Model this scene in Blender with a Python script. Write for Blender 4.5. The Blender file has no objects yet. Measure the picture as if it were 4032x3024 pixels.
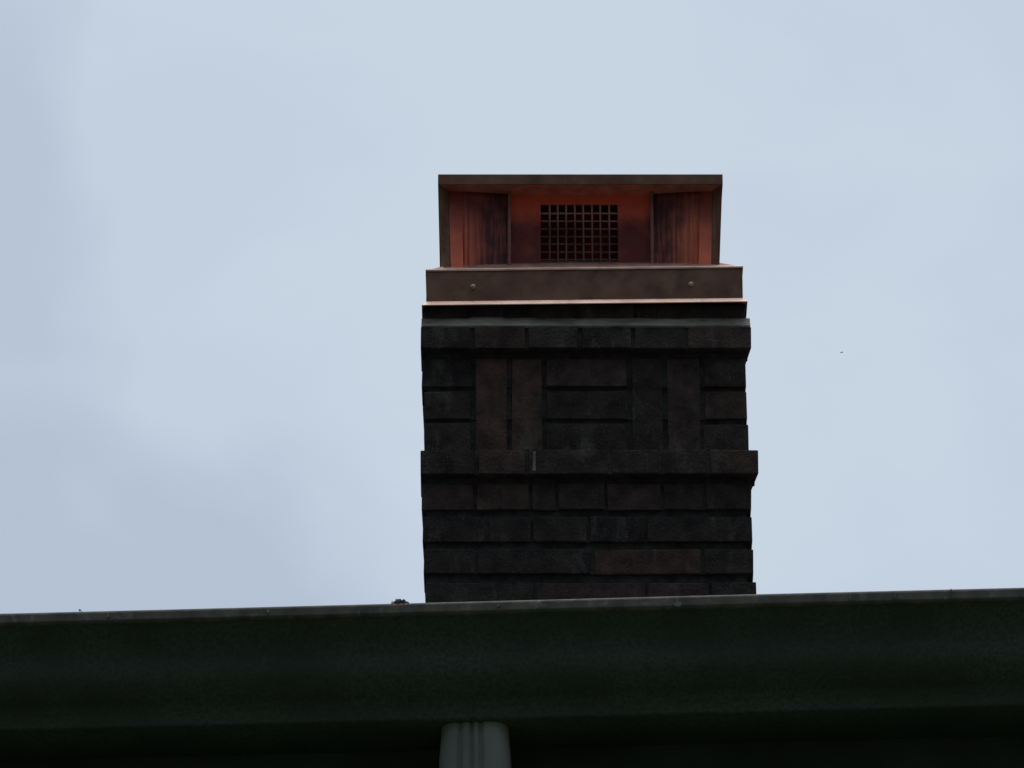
import bpy, bmesh, math, random
from mathutils import Vector, noise
R = math.radians
rnd = random.Random(7)
sc = bpy.context.scene
C = sc.collection

# ------------------------------------------------------------------ camera
cam = bpy.data.cameras.new("camera"); co = bpy.data.objects.new("camera", cam); C.objects.link(co)
co.location = (0, 0, 1.6); co.rotation_euler = (R(90 + 27), 0, 0)
cam.sensor_width = 36; cam.lens = 214.29; cam.clip_start = .05; cam.clip_end = 6000
sc.camera = co
sc.render.resolution_x = 1024; sc.render.resolution_y = 768
sc.view_settings.view_transform = 'Standard'; sc.view_settings.look = 'None'
sc.view_settings.exposure = 0; sc.view_settings.gamma = 1

# ------------------------------------------------------------------ overcast sky
SUN_EL, SUN_AZ = 85, 12          # sun hidden in cloud, behind the chimney and a little to the right
w = bpy.data.worlds.new("World"); sc.world = w; w.use_nodes = True
nt = w.node_tree; N = nt.nodes; L = nt.links; N.clear()
def node(tree, t, **k):
    n = tree.nodes.new(t)
    for a, b in k.items(): setattr(n, a, b)
    return n
out = node(nt, 'ShaderNodeOutputWorld'); bg = node(nt, 'ShaderNodeBackground'); bs = node(nt, 'ShaderNodeBackground')
add = node(nt, 'ShaderNodeAddShader'); sky = node(nt, 'ShaderNodeTexSky', sky_type='NISHITA')
sky.sun_disc = False; sky.sun_elevation = R(SUN_EL); sky.sun_rotation = R(SUN_AZ)
L.new(sky.outputs[0], bs.inputs[0]); bs.inputs[1].default_value = .006
tc = node(nt, 'ShaderNodeTexCoord')
def dirdot(v):                   # cosine to a fixed direction of the sky
    n = node(nt, 'ShaderNodeVectorMath', operation='DOT_PRODUCT'); n.inputs[1].default_value = Vector(v).normalized()
    L.new(tc.outputs['Generated'], n.inputs[0]); return n.outputs['Value']
def mrange(val, a, b, c, d, smooth=True):
    n = node(nt, 'ShaderNodeMapRange'); n.interpolation_type = 'SMOOTHSTEP' if smooth else 'LINEAR'
    for i, x in enumerate((a, b, c, d)): n.inputs[i + 1].default_value = x
    L.new(val, n.inputs[0]); return n.outputs[0]
def azel(az, el): return (math.sin(R(az)) * math.cos(R(el)), math.cos(R(az)) * math.cos(R(el)), math.sin(R(el)))
def mathn(op, a, b):
    n = node(nt, 'ShaderNodeMath', operation=op)
    for i, x in enumerate((a, b)):
        if isinstance(x, (int, float)): n.inputs[i].default_value = x
        else: L.new(x, n.inputs[i])
    return n.outputs[0]
nz = node(nt, 'ShaderNodeTexNoise'); nz.inputs['Scale'].default_value = 14; nz.inputs['Detail'].default_value = 4
nz.inputs['Roughness'].default_value = .5; nz.inputs['Distortion'].default_value = .4
mp = node(nt, 'ShaderNodeMapping'); mp.inputs['Location'].default_value = (3.1, 1.7, .4); mp.inputs['Scale'].default_value = (1, 1, 1.5)
L.new(tc.outputs['Generated'], mp.inputs[0]); L.new(mp.outputs[0], nz.inputs['Vector'])
# soft grey-violet cloud banks low on the left and high on the left
def deg(a): return math.cos(R(a))
hz = node(nt, 'ShaderNodeSeparateXYZ'); L.new(tc.outputs['Generated'], hz.inputs[0])
nd = node(nt, 'ShaderNodeTexNoise'); nd.inputs['Scale'].default_value = 22; nd.inputs['Detail'].default_value = 3; L.new(tc.outputs['Generated'], nd.inputs['Vector'])
yy = mathn('MAXIMUM', hz.outputs['Y'], .05)
uu = mathn('ADD', mathn('DIVIDE', hz.outputs['X'], yy), mrange(nd.outputs['Fac'], 0, 1, -.03, .03, False))
vv = mathn('ADD', mathn('DIVIDE', hz.outputs['Z'], yy), mrange(nz.outputs['Fac'], 0, 1, -.035, .035, False))
def cloudbank(u0, v0, a, b, top):                 # a soft-edged bank lying at tan(azimuth) u0, tan(elevation) v0
    p = mathn('POWER', mathn('DIVIDE', mathn('SUBTRACT', uu, u0), a), 2); q = mathn('POWER', mathn('DIVIDE', mathn('SUBTRACT', vv, v0), b), 2)
    return mrange(mathn('ADD', p, q), 1.3, .12, 0, top)
bank = mathn('ADD', cloudbank(-.068, .462, .055, .050, .92), cloudbank(-.103, .542, .028, .085, .62))
puff = mrange(nz.outputs['Fac'], .38, .64, -.12, .24)
bank = mathn('ADD', bank, puff)
ramp = node(nt, 'ShaderNodeValToRGB'); ramp.color_ramp.elements[0].position = 0; ramp.color_ramp.elements[1].position = 1
ramp.color_ramp.elements[0].color = (.566, .645, .738, 1); ramp.color_ramp.elements[1].color = (.446, .520, .632, 1)
L.new(bank, ramp.inputs[0])
# bright toward the hidden sun; unseen sky behind the camera dimmed to darken front faces
br = mathn('MULTIPLY', mrange(dirdot(azel(SUN_AZ, 50)), -.15, .75, .10, 1.0), mrange(hz.outputs['Z'], .6, 1, 1, 1.9))
up = mrange(hz.outputs['Z'], -.02, .06, .08, 1)
L.new(ramp.outputs[0], bg.inputs[0]); L.new(mathn('MULTIPLY', br, up), bg.inputs[1])
L.new(bg.outputs[0], add.inputs[0]); L.new(bs.outputs[0], add.inputs[1]); L.new(add.outputs[0], out.inputs[0])

sl = bpy.data.lights.new("sun", 'SUN'); so = bpy.data.objects.new("sun", sl); C.objects.link(so)
sl.energy = 1.5; sl.angle = R(25); sl.color = (1, .97, .93)
so.rotation_euler = Vector(azel(SUN_AZ, SUN_EL)).to_track_quat('Z', 'Y').to_euler()

# ------------------------------------------------------------------ materials
def material(name, c1, c2, rough=.7, metal=0, scale=30, detail=6, stretch=(1, 1, 1), bump=.1, bscale=None, lo=.35, hi=.65, spec=.5, island=0, coat_speck=None, stain=None):
    m = bpy.data.materials.new(name); m.use_nodes = True; t = m.node_tree; b = t.nodes['Principled BSDF']
    tcn = node(t, 'ShaderNodeTexCoord'); mpn = node(t, 'ShaderNodeMapping'); mpn.inputs['Scale'].default_value = stretch
    t.links.new(tcn.outputs['Object'], mpn.inputs[0])
    n = node(t, 'ShaderNodeTexNoise'); n.inputs['Scale'].default_value = scale; n.inputs['Detail'].default_value = detail
    n.inputs['Roughness'].default_value = .6; t.links.new(mpn.outputs[0], n.inputs['Vector'])
    r = node(t, 'ShaderNodeValToRGB'); r.color_ramp.elements[0].position = lo; r.color_ramp.elements[1].position = hi
    r.color_ramp.elements[0].color = (*c1, 1); r.color_ramp.elements[1].color = (*c2, 1)
    t.links.new(n.outputs['Fac'], r.inputs[0]); col = r.outputs[0]
    if island:                                   # every brick its own tone
        g = node(t, 'ShaderNodeNewGeometry'); rr = node(t, 'ShaderNodeValToRGB')
        e = rr.color_ramp.elements; e[0].position = 0; e[1].position = 1
        e[0].color = (.58, .63, .68, 1); e[1].color = (1.35, 1.22, 1.18, 1)
        x = e.new(.55); x.color = (.95, .92, .94, 1); x = e.new(.86); x.color = (1.2, 1.02, .98, 1); x = e.new(.88); x.color = (1.6, 1.1, 1.0, 1)
        t.links.new(g.outputs['Random Per Island'], rr.inputs[0])
        mx = node(t, 'ShaderNodeMix', data_type='RGBA', blend_type='MULTIPLY'); mx.inputs[0].default_value = 1
        t.links.new(col, mx.inputs[6]); t.links.new(rr.outputs[0], mx.inputs[7]); col = mx.outputs[2]
    if coat_speck:
        n3 = node(t, 'ShaderNodeTexNoise'); n3.inputs['Scale'].default_value = coat_speck[1]; n3.inputs['Detail'].default_value = 3
        t.links.new(tcn.outputs['Object'], n3.inputs['Vector'])
        r3 = node(t, 'ShaderNodeMapRange'); r3.inputs[1].default_value = coat_speck[2]; r3.inputs[2].default_value = coat_speck[3]
        t.links.new(n3.outputs['Fac'], r3.inputs[0])
        mx = node(t, 'ShaderNodeMix', data_type='RGBA'); t.links.new(r3.outputs[0], mx.inputs[0])
        t.links.new(col, mx.inputs[6]); mx.inputs[7].default_value = (*coat_speck[0], 1); col = mx.outputs[2]
    if stain:                                    # broad streaks of lime and dirt
        m4 = node(t, 'ShaderNodeMapping'); m4.inputs['Scale'].default_value = (1, 1, .45); t.links.new(tcn.outputs['Object'], m4.inputs[0])
        n4 = node(t, 'ShaderNodeTexNoise'); n4.inputs['Scale'].default_value = stain[1]; n4.inputs['Detail'].default_value = 8; n4.inputs['Roughness'].default_value = .72
        t.links.new(m4.outputs[0], n4.inputs['Vector'])
        r4 = node(t, 'ShaderNodeMapRange'); r4.inputs[1].default_value = .54; r4.inputs[2].default_value = .74; r4.inputs[4].default_value = .75
        t.links.new(n4.outputs['Fac'], r4.inputs[0])
        mx = node(t, 'ShaderNodeMix', data_type='RGBA'); t.links.new(r4.outputs[0], mx.inputs[0])
        t.links.new(col, mx.inputs[6]); mx.inputs[7].default_value = (*stain[0], 1); col = mx.outputs[2]
    t.links.new(col, b.inputs['Base Color'])
    b.inputs['Roughness'].default_value = rough; b.inputs['Metallic'].default_value = metal
    b.inputs['Specular IOR Level'].default_value = spec
    if bump:
        n2 = node(t, 'ShaderNodeTexNoise'); n2.inputs['Scale'].default_value = bscale or scale * 3; n2.inputs['Detail'].default_value = 4
        t.links.new(mpn.outputs[0], n2.inputs['Vector'])
        bp = node(t, 'ShaderNodeBump'); bp.inputs['Strength'].default_value = bump; bp.inputs['Distance'].default_value = .004
        t.links.new(n2.outputs['Fac'], bp.inputs['Height']); t.links.new(bp.outputs[0], b.inputs['Normal'])
    return m
M = {}
M['brick'] = material('sooty_brick', (.038, .031, .031), (.092, .073, .067), .95, scale=24, bump=.5, bscale=160, island=1, spec=.15, coat_speck=((.11, .105, .10), 190, .60, .78), stain=((.16, .155, .14), 17))
M['mortar'] = material('dark_mortar', (.030, .030, .031), (.075, .075, .073), .95, scale=40, bump=.5, bscale=150, spec=.1)
M['pointing'] = material('dirty_pointing', (.030, .029, .029), (.085, .085, .080), .95, scale=30, bump=.5, bscale=150, spec=.1)
M['wash'] = material('grey_mortar_wash', (.08, .078, .066), (.42, .40, .35), .9, scale=13, stretch=(.5, 1, 1.5), bump=.5, bscale=90, lo=.32, hi=.72, spec=.2)
M['aged'] = material('aged_brown_copper', (.155, .075, .052), (.30, .155, .108), .6, .15, scale=16, bump=.05, spec=.3, coat_speck=((.27, .17, .105), 26, .52, .74))
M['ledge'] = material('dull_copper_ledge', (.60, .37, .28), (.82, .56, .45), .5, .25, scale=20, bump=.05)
M['pan'] = material('dull_brown_copper_pan', (.26, .13, .10), (.46, .26, .20), .55, .2, scale=30, bump=.05)
M['bright'] = material('bright_copper', (.60, .20, .14), (.88, .38, .27), .5, .15, scale=22, bump=.05)
M['mesh'] = material('dull_copper_wire', (.24, .11, .10), (.38, .18, .15), .5, .5, scale=60, bump=0)
M['dark'] = material('sooty_flue_interior', (.12, .012, .010), (.25, .025, .02), .9, scale=20, bump=0, spec=.1)
M['rivet'] = material('rivet_head', (.40, .27, .18), (.6, .43, .3), .5, .1, scale=200, bump=0)
M['gutter'] = material('dark_green_gutter_paint', (.050, .070, .057), (.090, .116, .098), .5, scale=9, bump=.06, bscale=60, spec=.3, coat_speck=((.045, .060, .050), 240, .36, .72))
M['lip'] = material('weathered_gutter_lip', (.085, .09, .078), (.205, .19, .165), .8, scale=34, stretch=(.8, 1, .5), bump=.2, bscale=120, spec=.3, coat_speck=((.26, .25, .22), 75, .58, .74))
M['spout'] = material('grey_green_downspout_paint', (.21, .23, .215), (.32, .34, .315), .6, scale=14, stretch=(1, 1, .25), bump=.05, spec=.3)
M['fascia'] = material('dark_fascia_paint', (.035, .045, .038), (.065, .08, .07), .8, scale=10, bump=.1, spec=.2)
M['soffit'] = material('dark_soffit_board', (.02, .024, .021), (.04, .045, .04), .8, scale=12, bump=.1, spec=.2)
M['wall'] = material('dark_painted_siding', (.045, .05, .046), (.08, .088, .08), .8, scale=4, bump=.1)
M['roof'] = material('asphalt_shingle', (.03, .03, .032), (.085, .082, .08), .95, scale=60, bump=.4, spec=.2)
M['grass'] = material('lawn', (.035, .042, .026), (.07, .08, .045), .95, scale=2.5, bump=.3, spec=.1)
M['debris'] = material('dead_leaf', (.06, .042, .050), (.17, .13, .135), .9, scale=120, bump=.3, spec=.2)
M['twig'] = material('grey_sprig', (.06, .06, .05), (.12, .12, .10), .9, scale=200, bump=0)
M['splat'] = material('pale_dropping', (.17, .175, .16), (.34, .34, .31), .9, scale=120, bump=.3)
M['feather'] = material('grey_feather', (.6, .61, .64), (.75, .76, .8), .9, scale=20, bump=0)

def shaded_copper(name, axis_top, axis_bot, bright, dull, mode='v', xa=0, xb=1):
    """Copper with reflected light and shade painted into a colour gradient, with vertical streaks."""
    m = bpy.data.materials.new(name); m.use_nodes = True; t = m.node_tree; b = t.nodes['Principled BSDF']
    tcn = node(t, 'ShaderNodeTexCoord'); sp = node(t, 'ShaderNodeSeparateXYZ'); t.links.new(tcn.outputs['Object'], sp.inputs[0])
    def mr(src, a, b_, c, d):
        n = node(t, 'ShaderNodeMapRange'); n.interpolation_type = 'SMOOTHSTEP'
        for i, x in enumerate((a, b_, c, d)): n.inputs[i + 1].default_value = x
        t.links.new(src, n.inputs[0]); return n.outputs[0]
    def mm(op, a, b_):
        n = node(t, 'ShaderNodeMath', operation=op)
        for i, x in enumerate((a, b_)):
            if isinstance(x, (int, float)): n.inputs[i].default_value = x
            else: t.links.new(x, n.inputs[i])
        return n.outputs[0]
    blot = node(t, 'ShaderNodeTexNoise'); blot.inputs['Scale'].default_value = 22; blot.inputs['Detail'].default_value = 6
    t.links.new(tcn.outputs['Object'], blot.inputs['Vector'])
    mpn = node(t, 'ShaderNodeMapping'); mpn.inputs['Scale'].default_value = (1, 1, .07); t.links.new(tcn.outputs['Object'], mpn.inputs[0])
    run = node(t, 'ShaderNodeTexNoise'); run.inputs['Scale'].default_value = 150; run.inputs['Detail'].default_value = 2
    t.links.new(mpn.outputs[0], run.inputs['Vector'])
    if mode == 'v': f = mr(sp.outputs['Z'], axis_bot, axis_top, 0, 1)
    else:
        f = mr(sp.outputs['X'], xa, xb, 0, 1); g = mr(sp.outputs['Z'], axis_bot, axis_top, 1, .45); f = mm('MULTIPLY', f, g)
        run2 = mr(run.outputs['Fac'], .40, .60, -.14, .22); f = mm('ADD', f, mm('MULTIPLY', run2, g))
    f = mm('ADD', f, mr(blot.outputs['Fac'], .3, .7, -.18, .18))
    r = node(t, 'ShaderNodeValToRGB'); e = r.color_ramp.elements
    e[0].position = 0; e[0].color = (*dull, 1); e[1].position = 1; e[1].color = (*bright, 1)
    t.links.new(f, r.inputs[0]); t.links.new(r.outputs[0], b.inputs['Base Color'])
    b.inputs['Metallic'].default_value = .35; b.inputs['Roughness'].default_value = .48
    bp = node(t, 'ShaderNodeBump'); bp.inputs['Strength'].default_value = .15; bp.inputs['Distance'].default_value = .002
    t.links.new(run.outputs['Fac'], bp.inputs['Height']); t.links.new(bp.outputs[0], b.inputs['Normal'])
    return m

# ------------------------------------------------------------------ mesh helpers
def obj(name, bm, m, parent=None, bevel=0, smooth=False, seg=2):
    bmesh.ops.recalc_face_normals(bm, faces=bm.faces[:])
    me = bpy.data.meshes.new(name); bm.to_mesh(me); bm.free()
    me.materials.append(m); o = bpy.data.objects.new(name, me); C.objects.link(o)
    if parent: o.parent = parent
    if smooth:
        for p in me.polygons: p.use_smooth = True
    if bevel:
        b = o.modifiers.new('bevel', 'BEVEL'); b.width = bevel; b.segments = seg; b.limit_method = 'ANGLE'; b.angle_limit = R(35)
    return o
def tag(o, label, cat, group=None, kind=None):
    if label: o['label'] = label
    if cat: o['category'] = cat
    if group: o['group'] = group
    if kind: o['kind'] = kind
    return o
def empty(name, loc, rz=0):
    o = bpy.data.objects.new(name, None); C.objects.link(o); o.location = loc; o.rotation_euler = (0, 0, rz); o.empty_display_size = .1
    return o
def hexa(bm, pts):
    """8 corners: bottom ring 0-3, top ring 4-7"""
    v = [bm.verts.new(p) for p in pts]
    for f in ((3, 2, 1, 0), (4, 5, 6, 7), (0, 1, 5, 4), (1, 2, 6, 5), (2, 3, 7, 6), (3, 0, 4, 7)): bm.faces.new([v[i] for i in f])
    return v
def box(bm, x0, x1, y0, y1, z0, z1, j=0):
    q = lambda: rnd.uniform(-j, j)
    return hexa(bm, [(x + q(), y + q(), z + q()) for z in (z0, z1) for x, y in ((x0, y0), (x1, y0), (x1, y1), (x0, y1))])
def plate(bm, a, b, c, d, t):
    """a thin sheet through four corners, given thickness t along its normal"""
    a, b, c, d = map(Vector, (a, b, c, d)); n = ((b - a).cross(d - a)).normalized() * t
    hexa(bm, [a, b, c, d, a + n, b + n, c + n, d + n])

# ------------------------------------------------------------------ ground
bm = bmesh.new()
bmesh.ops.create_grid(bm, x_segments=40, y_segments=40, size=1500)
for v in bm.verts:
    d = math.hypot(v.co.x, v.co.y)
    v.co.z = 0 if d < 80 else noise.noise(v.co * .004) * min(6, (d - 80) * .02)
tag(obj('ground', bm, M['grass']), None, None, kind='structure')

# ------------------------------------------------------------------ house (eaves, wall and roof behind the gutter)
YAW = R(-3.45)                                     # the eaves come nearer toward the right
GX, GY, GZ = -.0445, 6.2, 4.4864                   # front of the gutter lip above the downspout
house = empty('house', (GX, GY, 0), YAW)
tag(house, 'dark painted house whose eaves run behind and under the green gutter', 'house')
def hb(name, m, x0, x1, y0, y1, z0, z1, parent=house, bevel=0):
    b = bmesh.new(); box(b, x0, x1, y0, y1, z0, z1); return obj(name, b, m, parent, bevel)
hb('fascia', M['fascia'], -4.4, 4.6, .137, .160, GZ - .175, GZ - .012, bevel=.002)
hb('soffit', M['soffit'], -4.4, 4.6, .161, .60, GZ - .160, GZ - .148)
b = bmesh.new()
n = 16
for i in range(n):                                  # lapped siding boards
    z0 = i * (GZ - .165) / n; z1 = (i + 1) * (GZ - .165) / n
    hexa(b, [(-4.2, .555, z0), (4.4, .555, z0), (4.4, .70, z0), (-4.2, .70, z0), (-4.2, .572, z1 - .002), (4.4, .572, z1 - .002), (4.4, .70, z1 - .002), (-4.2, .70, z1 - .002)])
box(b, -4.2, 4.4, 9.8, 9.95, 0, GZ - .17); box(b, -4.2, -4.05, .70, 9.8, 0, GZ - .17); box(b, 4.25, 4.4, .70, 9.8, 0, GZ - .17)
obj('wall', b, M['wall'], house)
b = bmesh.new()
rise = math.tan(R(19)); e0, ez, ridge = .115, GZ - .008, 5.25
nrow = 36
for side in (0, 1):
    for i in range(nrow):                           # shingle courses, each lapping the one below
        a0 = e0 + (ridge - e0) * i / nrow; a1 = e0 + (ridge - e0) * (i + 1) / nrow + .02
        z0 = ez + (a0 - e0) * rise + .006; z1 = ez + (a1 - e0) * rise
        f = (lambda y: y) if side == 0 else (lambda y: 2 * ridge - y)
        hexa(b, [(-4.5, f(a0), z0 - .012), (4.7, f(a0), z0 - .012), (4.7, f(a1), z1 - .012), (-4.5, f(a1), z1 - .012),
                 (-4.5, f(a0), z0), (4.7, f(a0), z0), (4.7, f(a1), z1), (-4.5, f(a1), z1)])
obj('roof', b, M['roof'], house)
b = bmesh.new()
zt = ez + (ridge - e0) * rise - .02
b.free()
for x in (-4.2, 4.35):                              # gable ends
    b = bmesh.new()
    v = [b.verts.new(p) for p in ((x, .60, GZ - .17), (x, 9.9, GZ - .17), (x, ridge, zt), (x + .05, .60, GZ - .17), (x + .05, 9.9, GZ - .17), (x + .05, ridge, zt))]
    for f in ((0, 1, 2), (5, 4, 3), (0, 3, 4, 1), (1, 4, 5, 2), (2, 5, 3, 0)): b.faces.new([v[i] for i in f])
    obj('gable_wall', b, M['wall'], house)

# ------------------------------------------------------------------ gutter
gut = empty('rain_gutter', (GX, GY, GZ), YAW)
tag(gut, 'dark green metal rain gutter with moulded face and weathered lip along the eaves', 'gutter')
def smooth_curve(pts, k=6):
    o = []
    P = [pts[0]] + pts + [pts[-1]]
    for i in range(1, len(P) - 2):
        p0, p1, p2, p3 = P[i - 1], P[i], P[i + 1], P[i + 2]
        for s in range(k):
            t = s / k
            o.append(tuple(.5 * (2 * p1[a] + (p2[a] - p0[a]) * t + (2 * p0[a] - 5 * p1[a] + 4 * p2[a] - p3[a]) * t * t + (3 * p1[a] - p0[a] - 3 * p2[a] + p3[a]) * t ** 3) for a in (0, 1)))
    return o + [pts[-1]]
face = smooth_curve([(.0055, -.0155), (.012, -.024), (.020, -.036), (.0235, -.050), (.025, -.066), (.029, -.078), (.038, -.090), (.048, -.099), (.0515, -.105)], 5)
prof = face + [(.0524, -.1060), (.0500, -.1195), (.0520, -.1225), (.1335, -.1225), (.135, -.121), (.135, -.004)]
def sweep(prof, xs, th=None, wav=0, closed=False):
    b = bmesh.new(); rows = []
    for x in xs:
        rows.append([b.verts.new((x, y + wav * noise.noise(Vector((x * 3, y * 20, z * 20))), z + wav * noise.noise(Vector((x * 2.3, 5, z * 15))))) for y, z in prof])
    m_ = len(prof)
    for i in range(len(rows) - 1):
        for j in range(m_ if closed else m_ - 1):
            k = (j + 1) % m_; b.faces.new((rows[i][j], rows[i][k], rows[i + 1][k], rows[i + 1][j]))
    if closed:
        b.faces.new(rows[0]); b.faces.new(rows[-1][::-1])
    return b
xs = [-4.3] + [-4 + .5 * i for i in range(6)] + [-1 + i * .02 for i in range(101)] + [1.5, 2, 2.5, 3, 3.5, 4, 4.5]
g = obj('trough', sweep(prof, xs, wav=.0014), M['gutter'], gut, smooth=True)
s = g.modifiers.new('thickness', 'SOLIDIFY'); s.thickness = .0009; s.offset = -1 if True else 1
lip = [(.0, -.0135), (-.0006, -.0122), (-.0006, -.0040), (-.0002, -.0024), (.0008, -.0010), (.0022, -.0002), (.0038, 0), (.011, .0), (.012, -.001), (.012, -.003), (.004, -.0035), (.004, -.0146), (.0055, -.0155), (.002, -.0150)]
obj('lip', sweep(lip, xs, wav=.0007, closed=True), M['lip'], gut)
for sx in (-3.2, -2.55, -1.9, -1.25, -.66, .62, 1.25, 1.9, 2.5, 3.2):          # hangers across the top
    b = bmesh.new(); box(b, sx, sx + .025, .0125, .132, -.0095, -.006); obj('hanger', b, M['lip'], gut, .001)

# small dried splashes on the lip
def splat(x, w, h, z):
    b = bmesh.new()
    for i in range(7):
        cx, cz = x + rnd.uniform(-w, w) * .35, z + rnd.uniform(-h, h) * .4
        r = min(w, h) * rnd.uniform(.28, .5)
        ring = [b.verts.new((cx + r * math.cos(a) * rnd.uniform(.7, 1.2), -.0012 - .0002 * i, cz + r * math.sin(a) * rnd.uniform(.7, 1.4))) for a in [k * math.tau / 9 for k in range(9)]]
        base = [b.verts.new((v.co.x, .0005, v.co.z)) for v in ring]
        b.faces.new(ring)
        for k in range(9): b.faces.new((ring[k], ring[(k + 1) % 9], base[(k + 1) % 9], base[k]))
    return b
obj('splash_mark', splat(.2300, .006, .009, -.0095), M['splat'], gut)
for q, w_, h_ in ((.423, .0022, .009), (.473, .0020, .008), (.030, .003, .003), (-.23, .003, .004), (-.41, .0025, .006)):
    obj('splash_mark', splat(q, w_, h_, -.0075), M['splat'], gut)
b = bmesh.new(); box(b, .5350, .5362, -.0012, .004, -.0135, -.001); obj('lip_seam', b, M['twig'], gut)

# leaf litter caught on the lip, left of the chimney
def flake(b, c, s):
    n_ = Vector((rnd.uniform(-1, 1), rnd.uniform(-1, 1), rnd.uniform(-1, 1))).normalized()
    t_ = n_.orthogonal().normalized(); u_ = n_.cross(t_)
    k = 7; pts = []
    for i in range(k):
        a = i * math.tau / k; r = s * (1 if i % 2 else .62) * rnd.uniform(.8, 1.2)
        pts.append(Vector(c) + t_ * r * math.cos(a) + u_ * r * .6 * math.sin(a) + n_ * s * rnd.uniform(-.25, .25))
    v = [b.verts.new(p) for p in pts]; w_ = [b.verts.new(p + n_ * .0006) for p in pts]
    b.faces.new(v); b.faces.new(w_[::-1])
    for i in range(k): b.faces.new((v[i], v[(i + 1) % k], w_[(i + 1) % k], w_[i]))
b = bmesh.new()
bmesh.ops.create_icosphere(b, subdivisions=3, radius=1)
for v in b.verts:
    n_ = .8 + .45 * noise.noise(v.co * 2.2) + .2 * noise.noise(v.co * 6)
    v.co = Vector((v.co.x * .0105 * n_ + .001, v.co.y * .005 * n_ + .005, v.co.z * (.0066 + .0010 * v.co.x) * n_ + .0004))
for i in range(60):
    t = rnd.random() ** .8 * 2 - 1 if rnd.random() < .5 else rnd.uniform(-1, 1)
    prof_h = max(0, 1 - abs(t) ** 1.8)
    flake(b, (t * .0105 + .0005, rnd.uniform(.0, .011), rnd.uniform(-.001, .0052) * prof_h + .0004), rnd.uniform(.0010, .0017))
lf = obj('leaf_litter', b, M['debris']); lf.location = (-.1268, GY + .0827 * math.tan(-YAW) * 1 - .0006, 4.4862)
tag(lf, 'small dark clump of dead leaf litter on the gutter lip left of the chimney', 'leaf litter')
b = bmesh.new()
for i in range(5):
    flake(b, (rnd.uniform(-.0025, .0025), rnd.uniform(.001, .006), rnd.uniform(.0004, .0028)), rnd.uniform(.0009, .0019))
tw = obj('dead_sprig', b, M['twig']); tw.location = (-.4860, GY + .4415 * math.tan(-YAW), 4.4860)
tag(tw, 'tiny dry sprig standing on the gutter lip near the left edge of the picture', 'sprig')

# ------------------------------------------------------------------ downspout
ds = empty('downspout', (GX - .0018, GY, 0), YAW)
tag(ds, 'grey green fluted metal downspout hanging from the underside of the gutter', 'downspout')
def ring_pts(wd, dp, r, flute):
    pts = []
    nf = 64
    for i in range(nf + 1):                          # fluted front
        x = -wd / 2 + r + (wd - 2 * r) * i / nf
        u = (x / (wd / 2))
        y = 0
        for c, s_ in ((-.40, .075), (-.06, .06), (.20, .07)):
            y += flute * math.exp(-((u - c) / s_) ** 2)
        pts.append((x, y))
    for i in range(1, 10): a = -math.pi / 2 + math.pi / 2 * i / 9; pts.append((wd / 2 - r + r * math.cos(a), r + r * math.sin(a)))
    for i in range(10): a = math.pi / 2 * i / 9; pts.append((wd / 2 - r + r * math.cos(a), dp - r + r * math.sin(a)))
    for i in range(10): a = math.pi / 2 + math.pi / 2 * i / 9; pts.append((-wd / 2 + r + r * math.cos(a), dp - r + r * math.sin(a)))
    for i in range(9): a = math.pi + math.pi / 2 * i / 9; pts.append((-wd / 2 + r + r * math.cos(a), r + r * math.sin(a)))
    return pts
# path: straight drop, bend back under the soffit, then down the wall
path = [(0, GZ - .1230, 0, .075, .062), (0, GZ - .135, 0, .0765, .062), (0, GZ - .16, 0, .080, .062), (0, GZ - .185, 0, .080, .062), (0, GZ - .21, 12, .080, .062),
        (.02, GZ - .235, 35, .080, .062), (.05, GZ - .26, 52, .080, .062), (.36, GZ - .47, 52, .080, .062), (.39, GZ - .50, 35, .080, .062), (.402, GZ - .53, 12, .080, .062), (.405, GZ - .56, 0, .080, .062), (.405, .25, 0, .080, .062)]
b = bmesh.new(); rows = []
for (dy, z, tilt, wd, dp) in path:
    a = R(tilt)
    rows.append([b.verts.new((x, .0575 + dy + (y) * math.cos(a), z + y * math.sin(a) * 1.0)) for x, y in ring_pts(wd, dp, .020, .0042)])
for i in range(len(rows) - 1):
    for j in range(len(rows[0])):
        k = (j + 1) % len(rows[0]); b.faces.new((rows[i][j], rows[i][k], rows[i + 1][k], rows[i + 1][j]))
obj('pipe', b, M['spout'], ds, smooth=True)
for z in (GZ - .75, 2.2, .8):
    b = bmesh.new(); box(b, -.043, .043, .459, .4605, z, z + .03); box(b, -.043, -.0415, .4605, .55, z, z + .03); box(b, .0415, .043, .4605, .55, z, z + .03)
    obj('strap', b, M['spout'], ds)

# ------------------------------------------------------------------ chimney
Y0 = 10.95; DEP = .45; XL, XR = -.178, .476
ch = empty('chimney', (0, Y0, 5.9))
tag(ch, 'soot dark brick chimney with two projecting brick bands below its copper cap', 'chimney')
Z = 5.9
def lay(b, x0, x1, z0, z1, d=0.0, depth=.092, rough_=.0012):
    """one brick with its own small twist and chipped corners"""
    dz = rnd.uniform(-.0008, .0008); dd = rnd.uniform(-.0022, .0018)
    v = box(b, x0, x1, d + dd, d + depth, z0 - Z + dz, z1 - Z + dz, rough_)
    es = {e for q in v for e in q.link_edges}
    r = bmesh.ops.bevel(b, geom=list(es), offset=rnd.uniform(.0015, .0028), segments=2, affect='EDGES', profile=.6)
b = bmesh.new()
flush = bmesh.new()                                 # mortar struck flush in the upright joints
def fill(x0, x1, z0, z1, d=0.0): box(flush, x0, x1, d + .0042, d + .06, z0 + .0008 - Z, z1 - .0008 - Z, .0004)
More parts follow.
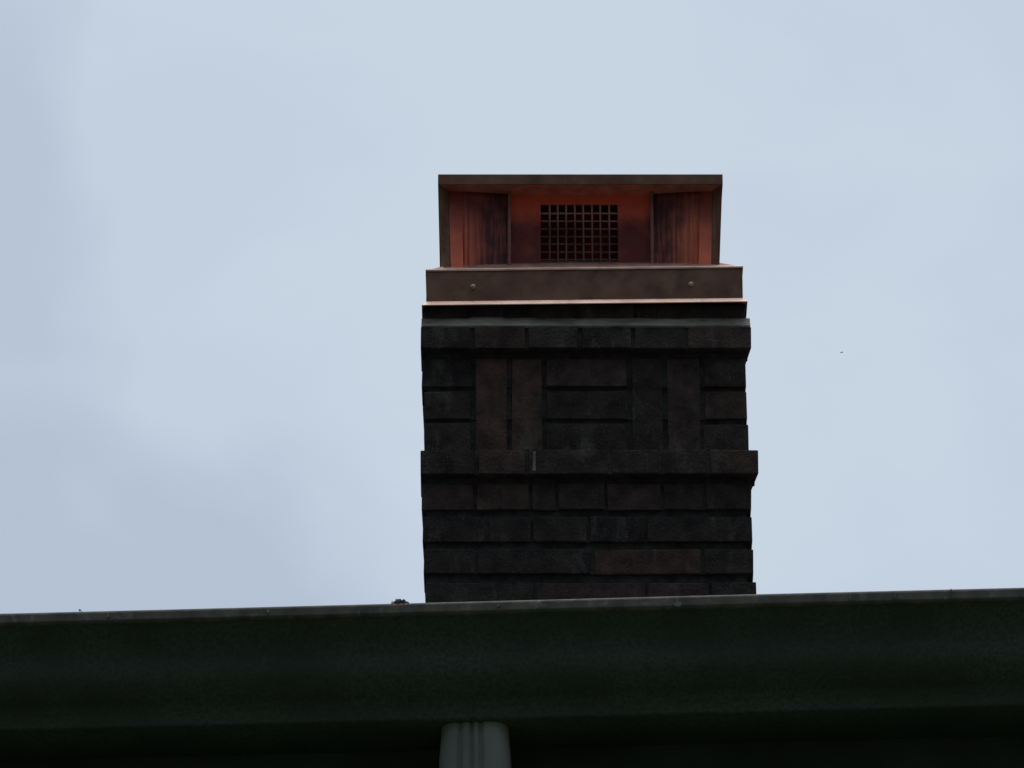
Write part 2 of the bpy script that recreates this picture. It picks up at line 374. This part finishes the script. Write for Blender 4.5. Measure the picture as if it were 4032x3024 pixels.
def course(z0, z1, xl, xr, cuts, d=0.0, sides=True):
    if z0 < 7.0: fill(xl + .006, xr - .008, z0, z1, d)
    J = .0065
    e = [xl] + [c for c in cuts] + [xr]
    for i in range(len(e) - 1):
        lay(b, e[i] + (J / 2 if i else 0), e[i + 1] - (J / 2 if i < len(e) - 2 else 0), z0, z1, d)
    if sides:
        n_ = 2; y0, y1 = .10, DEP - .10
        off = rnd.choice((0, .06, -.05))
        ys = [y0, (y0 + y1) / 2 + off, y1]
        for k in range(2):
            for xa, xb in ((xl + .001, xl + .09), (xr - .09, xr - .001)):
                v = box(b, xa, xb, ys[k], ys[k + 1] - J, z0 - Z, z1 - Z, .0012)
                bmesh.ops.bevel(b, geom=list({e_ for q in v for e_ in q.link_edges}), offset=.002, segments=1, affect='EDGES')
    v0 = xl
    for k in range(3):                                # back face
        a0 = xl + (xr - xl) * k / 3; a1 = xl + (xr - xl) * (k + 1) / 3 - J
        v = box(b, a0, a1, DEP - .092, DEP - d, z0 - Z, z1 - Z, .0012)
        bmesh.ops.bevel(b, geom=list({e_ for q in v for e_ in q.link_edges}), offset=.002, segments=1, affect='EDGES')
# neck under the copper
course(7.318, 7.362, -.1785, .4725, (.035, .25), .001)
# basket pattern: side stacks and a centre stack of stretchers between upright bricks
zb = 7.0275; ph = .0728
ends = [(-.1755, .4742), (-.1768, .4728), (-.1815, .4710)]
for i in range(3):
    z0 = zb + i * ph; z1 = z0 + .0625
    xl, xr = ends[i]
    lay(b, xl, -.082 + rnd.uniform(-.003, .003), z0, z1)
    lay(b, .069, .232, z0, z1)
    lay(b, .386 + rnd.uniform(-.003, .003), xr, z0, z1)
    for xa, xb in ((xl + .001, xl + .09), (xr - .09, xr - .001)):
        box(b, xa, xb, .10, .215, z0 - Z, z1 - Z, .001); box(b, xa, xb, .225, .35, z0 - Z, z1 - Z, .001)
    for k in range(3):
        box(b, xl + k * .218, xl + k * .218 + .208, DEP - .092, DEP, z0 - Z, z1 - Z, .001)
for x0, x1 in ((-.073, -.0095), (.000, .060), (.2415, .3035), (.3130, .3775)):
    lay(b, x0, x1, zb, zb + 2 * ph + .0625)
# plain courses below the lower band
cc = [(6.8975, 6.9555, -.1795, .4782, (-.0735, .0375, .090, .187, .300, .384)),
      (6.8265, 6.8825, -.1772, .4783, (.0405, .152, .267)),
      (6.7565, 6.8105, -.1748, .4800, (-.0705, .160, .378)),
      (6.6850, 6.7375, -.1708, .4835, (.045, .267, .393))]
for k in range(10):
    z0 = 6.6135 - k * .0715
    cc.append((z0, z0 + .0555, -.1700, .4840, ((.045, .267, .393) if k % 2 else (-.06, .155, .37))))
for c in cc: course(*c)
obj('brickwork', b, M['brick'], ch)
fill(-.170, .464, zb, zb + .0615); fill(-.170, .464, zb + ph, zb + ph + .0615); fill(-.170, .464, zb + 2 * ph, zb + 2 * ph + .0615)
# bands: only the front and back rows of brick stand proud
for z0, z1, xl, xr, d, cuts in ((7.2517, 7.3010, -.1845, .4832, -.018, (-.08, .03, .137, .245, .352)),
                                (6.9700, 7.0238, -.1828, .4930, -.016, (-.070, .030, .195, .297, .392))):
    b = bmesh.new(); e = [xl] + list(cuts) + [xr]
    for i in range(len(e) - 1):
        lay(b, e[i] + (.004 if i else 0), e[i + 1] - (.004 if i < len(e) - 2 else 0), z0, z1, d, depth=.108, rough_=.0008)
    b.verts.ensure_lookup_table()
    for v in b.verts:                                 # end bricks splay back into the shaft
        if z0 - Z - .01 < v.co.z < z1 - Z + .01 and d - .01 < v.co.y < .2:
            f_ = max(0, min(1, (v.co.y + .005) / .09))
            if v.co.x > xr - .02: v.co.x -= f_ * (.012 if z0 > 7.1 else .016)
    for i in range(3):
        w_ = (xr - xl) / 3; lay(b, xl + i * w_ + .004, xl + (i + 1) * w_ - .004, z0, z1, DEP - .09, depth=.108)
    box(b, xl + .008, xl + .10, .10, DEP - .10, z0 - Z, z1 - Z, .001); box(b, xr - .10, xr - .030, .10, DEP - .10, z0 - Z, z1 - Z, .001)
    fill(xl + .006, xr - .006, z0, z1, d)
    obj('projecting_band', b, M['brick'], ch)
# mortar core, raked back from the brick faces
b = bmesh.new()
box(b, XL + .007, XR - .009, .0065, DEP - .008, 5.9 - Z, 7.360 - Z)
obj('mortar', b, M['mortar'], ch)
obj('pointing', flush, M['pointing'], ch)
# sloped grey mortar wash on the upper band
b = bmesh.new()
nx = 70; rows = []
for i in range(nx + 1):
    x = -.1835 + (.4820 + .1835) * i / nx
    k = noise.noise(Vector((x * 14, 0, 3))) ; k2 = noise.noise(Vector((x * 40, 2, 0)))
    fade = 1 if x < .02 else max(.45, 1 - (x - .02) * 1.3)
    top = 7.3290 + (.0035 * k + .0022 * k2) * fade + (.003 if abs(x + .05) < .03 else 0)
    rows.append([b.verts.new(p) for p in ((x, -.0175 + .001 * k2, 7.2990 - Z), (x, -.0185 + .0012 * k2, 7.3030 - Z + .001 * k), (x, -.008, 7.3030 - Z + (top - 7.3030) * .6), (x, .0005, top - Z), (x, .012, top - Z), (x, .012, 7.2990 - Z))])
for i in range(nx):
    for j in range(6):
        k = (j + 1) % 6; b.faces.new((rows[i][j], rows[i][k], rows[i + 1][k], rows[i + 1][j]))
b.faces.new(rows[0]); b.faces.new(rows[-1][::-1])
obj('mortar_wash', b, M['wash'], ch)
b = bmesh.new()                                     # two mortar smears down the face of the lower band
for x, w_, h in ((.0415, .006, .044), (-.002, .0, .0)):
    if not w_: continue
    box(b, x, x + w_, -.0178, -.010, 6.975 - Z, 6.975 + h - Z, .0012)
obj('mortar_smear', b, M['wash'], ch, .001)

# ------------------------------------------------------------------ copper cap
cap = empty('copper_cap', (0, Y0, 7.36))
tag(cap, 'custom copper chimney cap with flat lid, bright copper recess and wire mesh opening', 'chimney cap')
ZC = 7.36
def sh(x): return .0125 * (x + .1737)               # the base flashing sits a touch high on the right
# base: skirt, kicked-out drip edge, sloping pan
xl, xr, yf, yb = -.1737, .4680, -.010, DEP + .010
sb, st = 7.3625, 7.4335
def ringq(b, x0, x1, y0, y1, z, s=1):
    return [b.verts.new((x, y, z - ZC + sh(x) * s)) for x, y in ((x0, y0), (x1, y0), (x1, y1), (x0, y1))]
def loft(b, rings, cap_top=False):
    for r0, r1 in zip(rings, rings[1:]):
        for i in range(4): k = (i + 1) % 4; b.faces.new((r0[i], r0[k], r1[k], r1[i]))
    if cap_top: b.faces.new(rings[-1])
b = bmesh.new()
loft(b, [ringq(b, xl, xr, yf, yb, sb), ringq(b, xl, xr, yf, yb, st)])
sk = obj('skirt', b, M['aged'], cap); sm = sk.modifiers.new('t', 'SOLIDIFY'); sm.thickness = .0012; sm.offset = 0
b = bmesh.new()
k = .0092
loft(b, [ringq(b, xl - k, xr + k, yf - k, yb + k, sb - .0145), ringq(b, xl - k, xr + k, yf - k, yb + k, sb - .0128), ringq(b, xl + .0006, xr - .0006, yf + .0006, yb - .0006, sb + .0006)])
o = obj('drip_edge', b, M['ledge'], cap); sm = o.modifiers.new('t', 'SOLIDIFY'); sm.thickness = .001; sm.offset = -1
b = bmesh.new()
rim = .0016
loft(b, [ringq(b, xl - rim, xr + rim, yf - rim, yb + rim, st - .003), ringq(b, xl - rim, xr + rim, yf - rim, yb + rim, st + .0004), ringq(b, xl + .004, xr - .004, yf + .004, yb - .004, st + .0048)])
o = obj('pan_rim', b, M['ledge'], cap); sm = o.modifiers.new('t', 'SOLIDIFY'); sm.thickness = .0006; sm.offset = 1
b = bmesh.new()
loft(b, [ringq(b, xl - rim, xr + rim, yf - rim, yb + rim, st - .003), ringq(b, xl - rim, xr + rim, yf - rim, yb + rim, st + .0004),
         ringq(b, xl + .003, xr - .003, yf + .003, yb - .003, st + .0030), ringq(b, xl + .095, xr - .095, yf + .095, yb - .095, st + .076, .4)], True)
obj('sloping_pan', b, M['pan'], cap)
for x in (-.0795, .3635):                           # rivets in the skirt
    b = bmesh.new(); bmesh.ops.create_uvsphere(b, u_segments=14, v_segments=8, radius=.0058)
    for v in b.verts: v.co.y *= .5; v.co += Vector((x, yf - .0006, 7.3945 - ZC + sh(x)))
    obj('rivet', b, M['rivet'], cap, smooth=True)

# lid
lx0, lx1, ly0, ly1, lb, lt = -.1518, .4322, .0, .44, 7.6390, 7.6630
b = bmesh.new()
def rg(x0, x1, y0, y1, z): return [b.verts.new((x, y, z - ZC)) for x, y in ((x0, y0), (x1, y0), (x1, y1), (x0, y1))]
loft(b, [rg(lx0 + .0012, lx1 - .0012, ly0 + .0012, ly1 - .0012, lb + .003), rg(lx0 + .0015, lx1 - .0015, ly0 + .0015, ly1 - .0015, lb), rg(lx0, lx1, ly0, ly1, lb + .0004), rg(lx0, lx1, ly0, ly1, lt - .0012), rg(lx0 + .001, lx1 - .001, ly0 + .001, ly1 - .001, lt), rg(.14 - .05, .14 + .05, .17, .27, lt + .022)], True)
obj('lid', b, M['aged'], cap)
b = bmesh.new()
box(b, lx0 + .002, lx1 - .002, ly0 + .002, ly1 - .002, lb + .0005 - ZC, lb + .003 - ZC)
obj('lid_soffit', b, M['bright'], cap)

M['wires'] = shaded_copper('shaded_copper_wire', 7.610 - ZC, 7.545 - ZC, (.70, .36, .31), (.14, .075, .075))  # lower rows sink into shade by a darker wire colour
M['centre'] = shaded_copper('copper_centre_panel', 7.606 - ZC, 7.560 - ZC, (1.0, .17, .085), (.19, .034, .034))  # orange reflection at the top, fading downward, painted into the colour
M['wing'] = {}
M['wing'][0] = shaded_copper('copper_left_wing', 7.63 - ZC, 7.54 - ZC, (.74, .17, .10), (.11, .032, .036), 'h', -.022, -.108)  # both wings: glow by the jamb, dark toward the centre, painted in
M['wing'][1] = shaded_copper('copper_right_wing', 7.63 - ZC, 7.54 - ZC, (.76, .20, .115), (.11, .032, .036), 'h', .294, .390)
M['jamb'] = shaded_copper('copper_jamb', 7.47 - ZC, 7.60 - ZC, (.92, .22, .12), (.36, .075, .05))
def pan_z(y): return 7.4355 + (y + .010) * .80 - ZC - .004
def facade(flip):
    Fy = (lambda y: y) if not flip else (lambda y: ly1 - y)
    zt_ = lb - ZC + .0006
    for s in (0, 1):
        X = (lambda x: x) if s == 0 else (lambda x: .2814 - x)     # mirror about the cap's middle
        # outer stile: leaning brown strip set on the mitre of the soffit
        b = bmesh.new()
        bo = (-.1415, .016, 7.452 - ZC); bi = (-.1256, .018, 7.452 - ZC); to = (-.1500, .002, zt_); ti = (-.1312, .028, zt_)
        pts = [bo, bi, (bi[0], bi[1] + .02, bi[2]), (bo[0] + .001, bo[1] + .03, bo[2]), to, ti, (ti[0], ti[1] + .02, zt_), (to[0] + .001, to[1] + .03, zt_)]
        hexa(b, [(X(p[0]), Fy(p[1]), p[2]) for p in pts]); obj('stile', b, M['aged'], cap, .0008)
        # jamb: plain bright copper beside the stile
        b = bmesh.new()
        pts = [(-.1250, .0165, 7.452 - ZC), (-.0990, .0165, 7.452 - ZC), (-.0990, .046, 7.452 - ZC), (-.1250, .046, 7.452 - ZC),
               (-.1310, .030, zt_), (-.1050, .031, zt_), (-.1050, .046, zt_), (-.1310, .046, zt_)]
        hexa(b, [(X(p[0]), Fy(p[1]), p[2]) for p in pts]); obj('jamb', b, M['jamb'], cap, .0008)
        # wing: rippled sheet between jamb and centre frame
        b = bmesh.new(); nx, nz_ = 90, 16; rows = []
        for i in range(nx + 1):
            u = i / nx; x = -.106 + (-.0085 + .106) * u; row = []
            for j in range(nz_ + 1):
                v_ = j / nz_; z = 7.452 - ZC + (zt_ - 7.452 + ZC) * v_
                amp = .0030 * (1 - .7 * v_) * (1 if u < .72 else .3)
                row.append(b.verts.new((X(x), Fy(.0315 + .0115 * u + amp * (abs(math.sin(u * 27 + .8 * math.sin(u * 9 + s))) ** .6 - .6)), z)))
            rows.append(row)
        for i in range(nx):
            for j in range(nz_): b.faces.new((rows[i][j], rows[i + 1][j], rows[i + 1][j + 1], rows[i][j + 1]))
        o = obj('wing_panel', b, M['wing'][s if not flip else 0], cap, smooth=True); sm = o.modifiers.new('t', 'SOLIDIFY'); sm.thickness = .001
        # upright flange of the centre frame
        b = bmesh.new()
        box(b, min(X(-.0088), X(-.0022)), max(X(-.0088), X(-.0022)), min(Fy(.030), Fy(.054)), max(Fy(.030), Fy(.054)), 7.452 - ZC, zt_)
        obj('centre_flange', b, M['mesh'], cap, .0008)
        # side wall of the cap
        b = bmesh.new()
        if not flip:
            plate(b, (X(-.1390), .03, 7.452 - ZC), (X(-.1390), ly1 - .03, 7.452 - ZC), (X(-.1470), ly1 - .012, zt_), (X(-.1470), .012, zt_), .0012)
            obj('side_wall', b, M['aged'], cap)
    # centre panel with the mesh opening cut out of it
    x0, x1, z0, z1 = -.0030, .2842, 7.452 - ZC, zt_
    ox0, ox1, oz0, oz1 = .0590, .2170, 7.4740 - ZC, 7.6165 - ZC
    b = bmesh.new(); ya, yb_ = sorted((Fy(.046), Fy(.048)))
    box(b, x0, ox0, ya, yb_, z0, z1); box(b, ox1, x1, ya, yb_, z0, z1); box(b, ox0, ox1, ya, yb_, oz1, z1); box(b, ox0, ox1, ya, yb_, z0, oz0)
    bmesh.ops.remove_doubles(b, verts=b.verts[:], dist=1e-5)
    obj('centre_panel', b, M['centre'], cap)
    b = bmesh.new(); y_ = Fy(.0475)
    def wire(p, q, r):
        p, q = Vector(p), Vector(q); n_ = 14; rows = []
        for i in range(n_ + 1):
            t = i / n_; c = p.lerp(q, t) + Vector((0, .0008 * math.sin(t * 40), 0))
            d_ = (q - p).normalized(); a = Vector((0, 1, 0)); s_ = d_.cross(a)
            rows.append([b.verts.new(c + a * r * math.cos(h) + s_ * r * math.sin(h)) for h in [k * math.tau / 6 for k in range(6)]])
        for i in range(n_):
            for k in range(6): b.faces.new((rows[i][k], rows[i][(k + 1) % 6], rows[i + 1][(k + 1) % 6], rows[i + 1][k]))
    for i in range(1, 9):
        x = ox0 + (ox1 - ox0) * i / 9 + rnd.uniform(-.0006, .0006); wire((x, y_ + .002, oz0 - .003), (x + rnd.uniform(-.0008, .0008), y_ + .002, oz1 + .003), .00225)
    for i in range(1, 8):
        z = oz1 - .0180 * i + rnd.uniform(-.0005, .0005); wire((ox0 - .003, y_ + .0045, z), (ox1 + .003, y_ + .0045, z + rnd.uniform(-.0006, .0006)), .0021)
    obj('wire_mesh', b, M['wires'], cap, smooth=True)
facade(0); facade(1)
# sooty flue throat behind the meshes
b = bmesh.new(); box(b, .03, .25, .085, .355, 7.45 - ZC, 7.625 - ZC); obj('flue_throat', b, M['dark'], cap)

# ------------------------------------------------------------------ a bird far off in the sky
b = bmesh.new()
sec = [(-.16, .010, .012), (-.11, .022, .022), (-.03, .034, .034), (.05, .030, .030), (.09, .020, .022), (.115, .016, .016), (.14, .004, .004)]
rows = []
for y, rx, rz in sec: rows.append([b.verts.new((rx * math.cos(a), y, rz * math.sin(a))) for a in [k * math.tau / 8 for k in range(8)]])
for i in range(len(rows) - 1):
    for k in range(8): b.faces.new((rows[i][k], rows[i][(k + 1) % 8], rows[i + 1][(k + 1) % 8], rows[i + 1][k]))
b.faces.new(rows[0]); b.faces.new(rows[-1])
for s in (-1, 1):
    pts = [(.02, .07, .01), (.06, .08, .02), (.105, .01, .03), (.06, -.03, .02), (.02, -.04, .01)]
    v = [b.verts.new((s * x, y, z + .002)) for x, y, z in pts]; w_ = [b.verts.new((s * x, y, z - .004)) for x, y, z in pts]
    b.faces.new(v); b.faces.new(w_[::-1])
    for i in range(5): b.faces.new((v[i], v[(i + 1) % 5], w_[(i + 1) % 5], w_[i]))
bird = obj('bird', b, M['feather']); bird.location = (31.04, 510, 264.8); bird.rotation_euler = (R(20), R(8), R(-60)); bird.scale = (1.15, 1.15, 1.5)
tag(bird, 'tiny grey speck of a bird far off in the sky right of the chimney', 'bird')
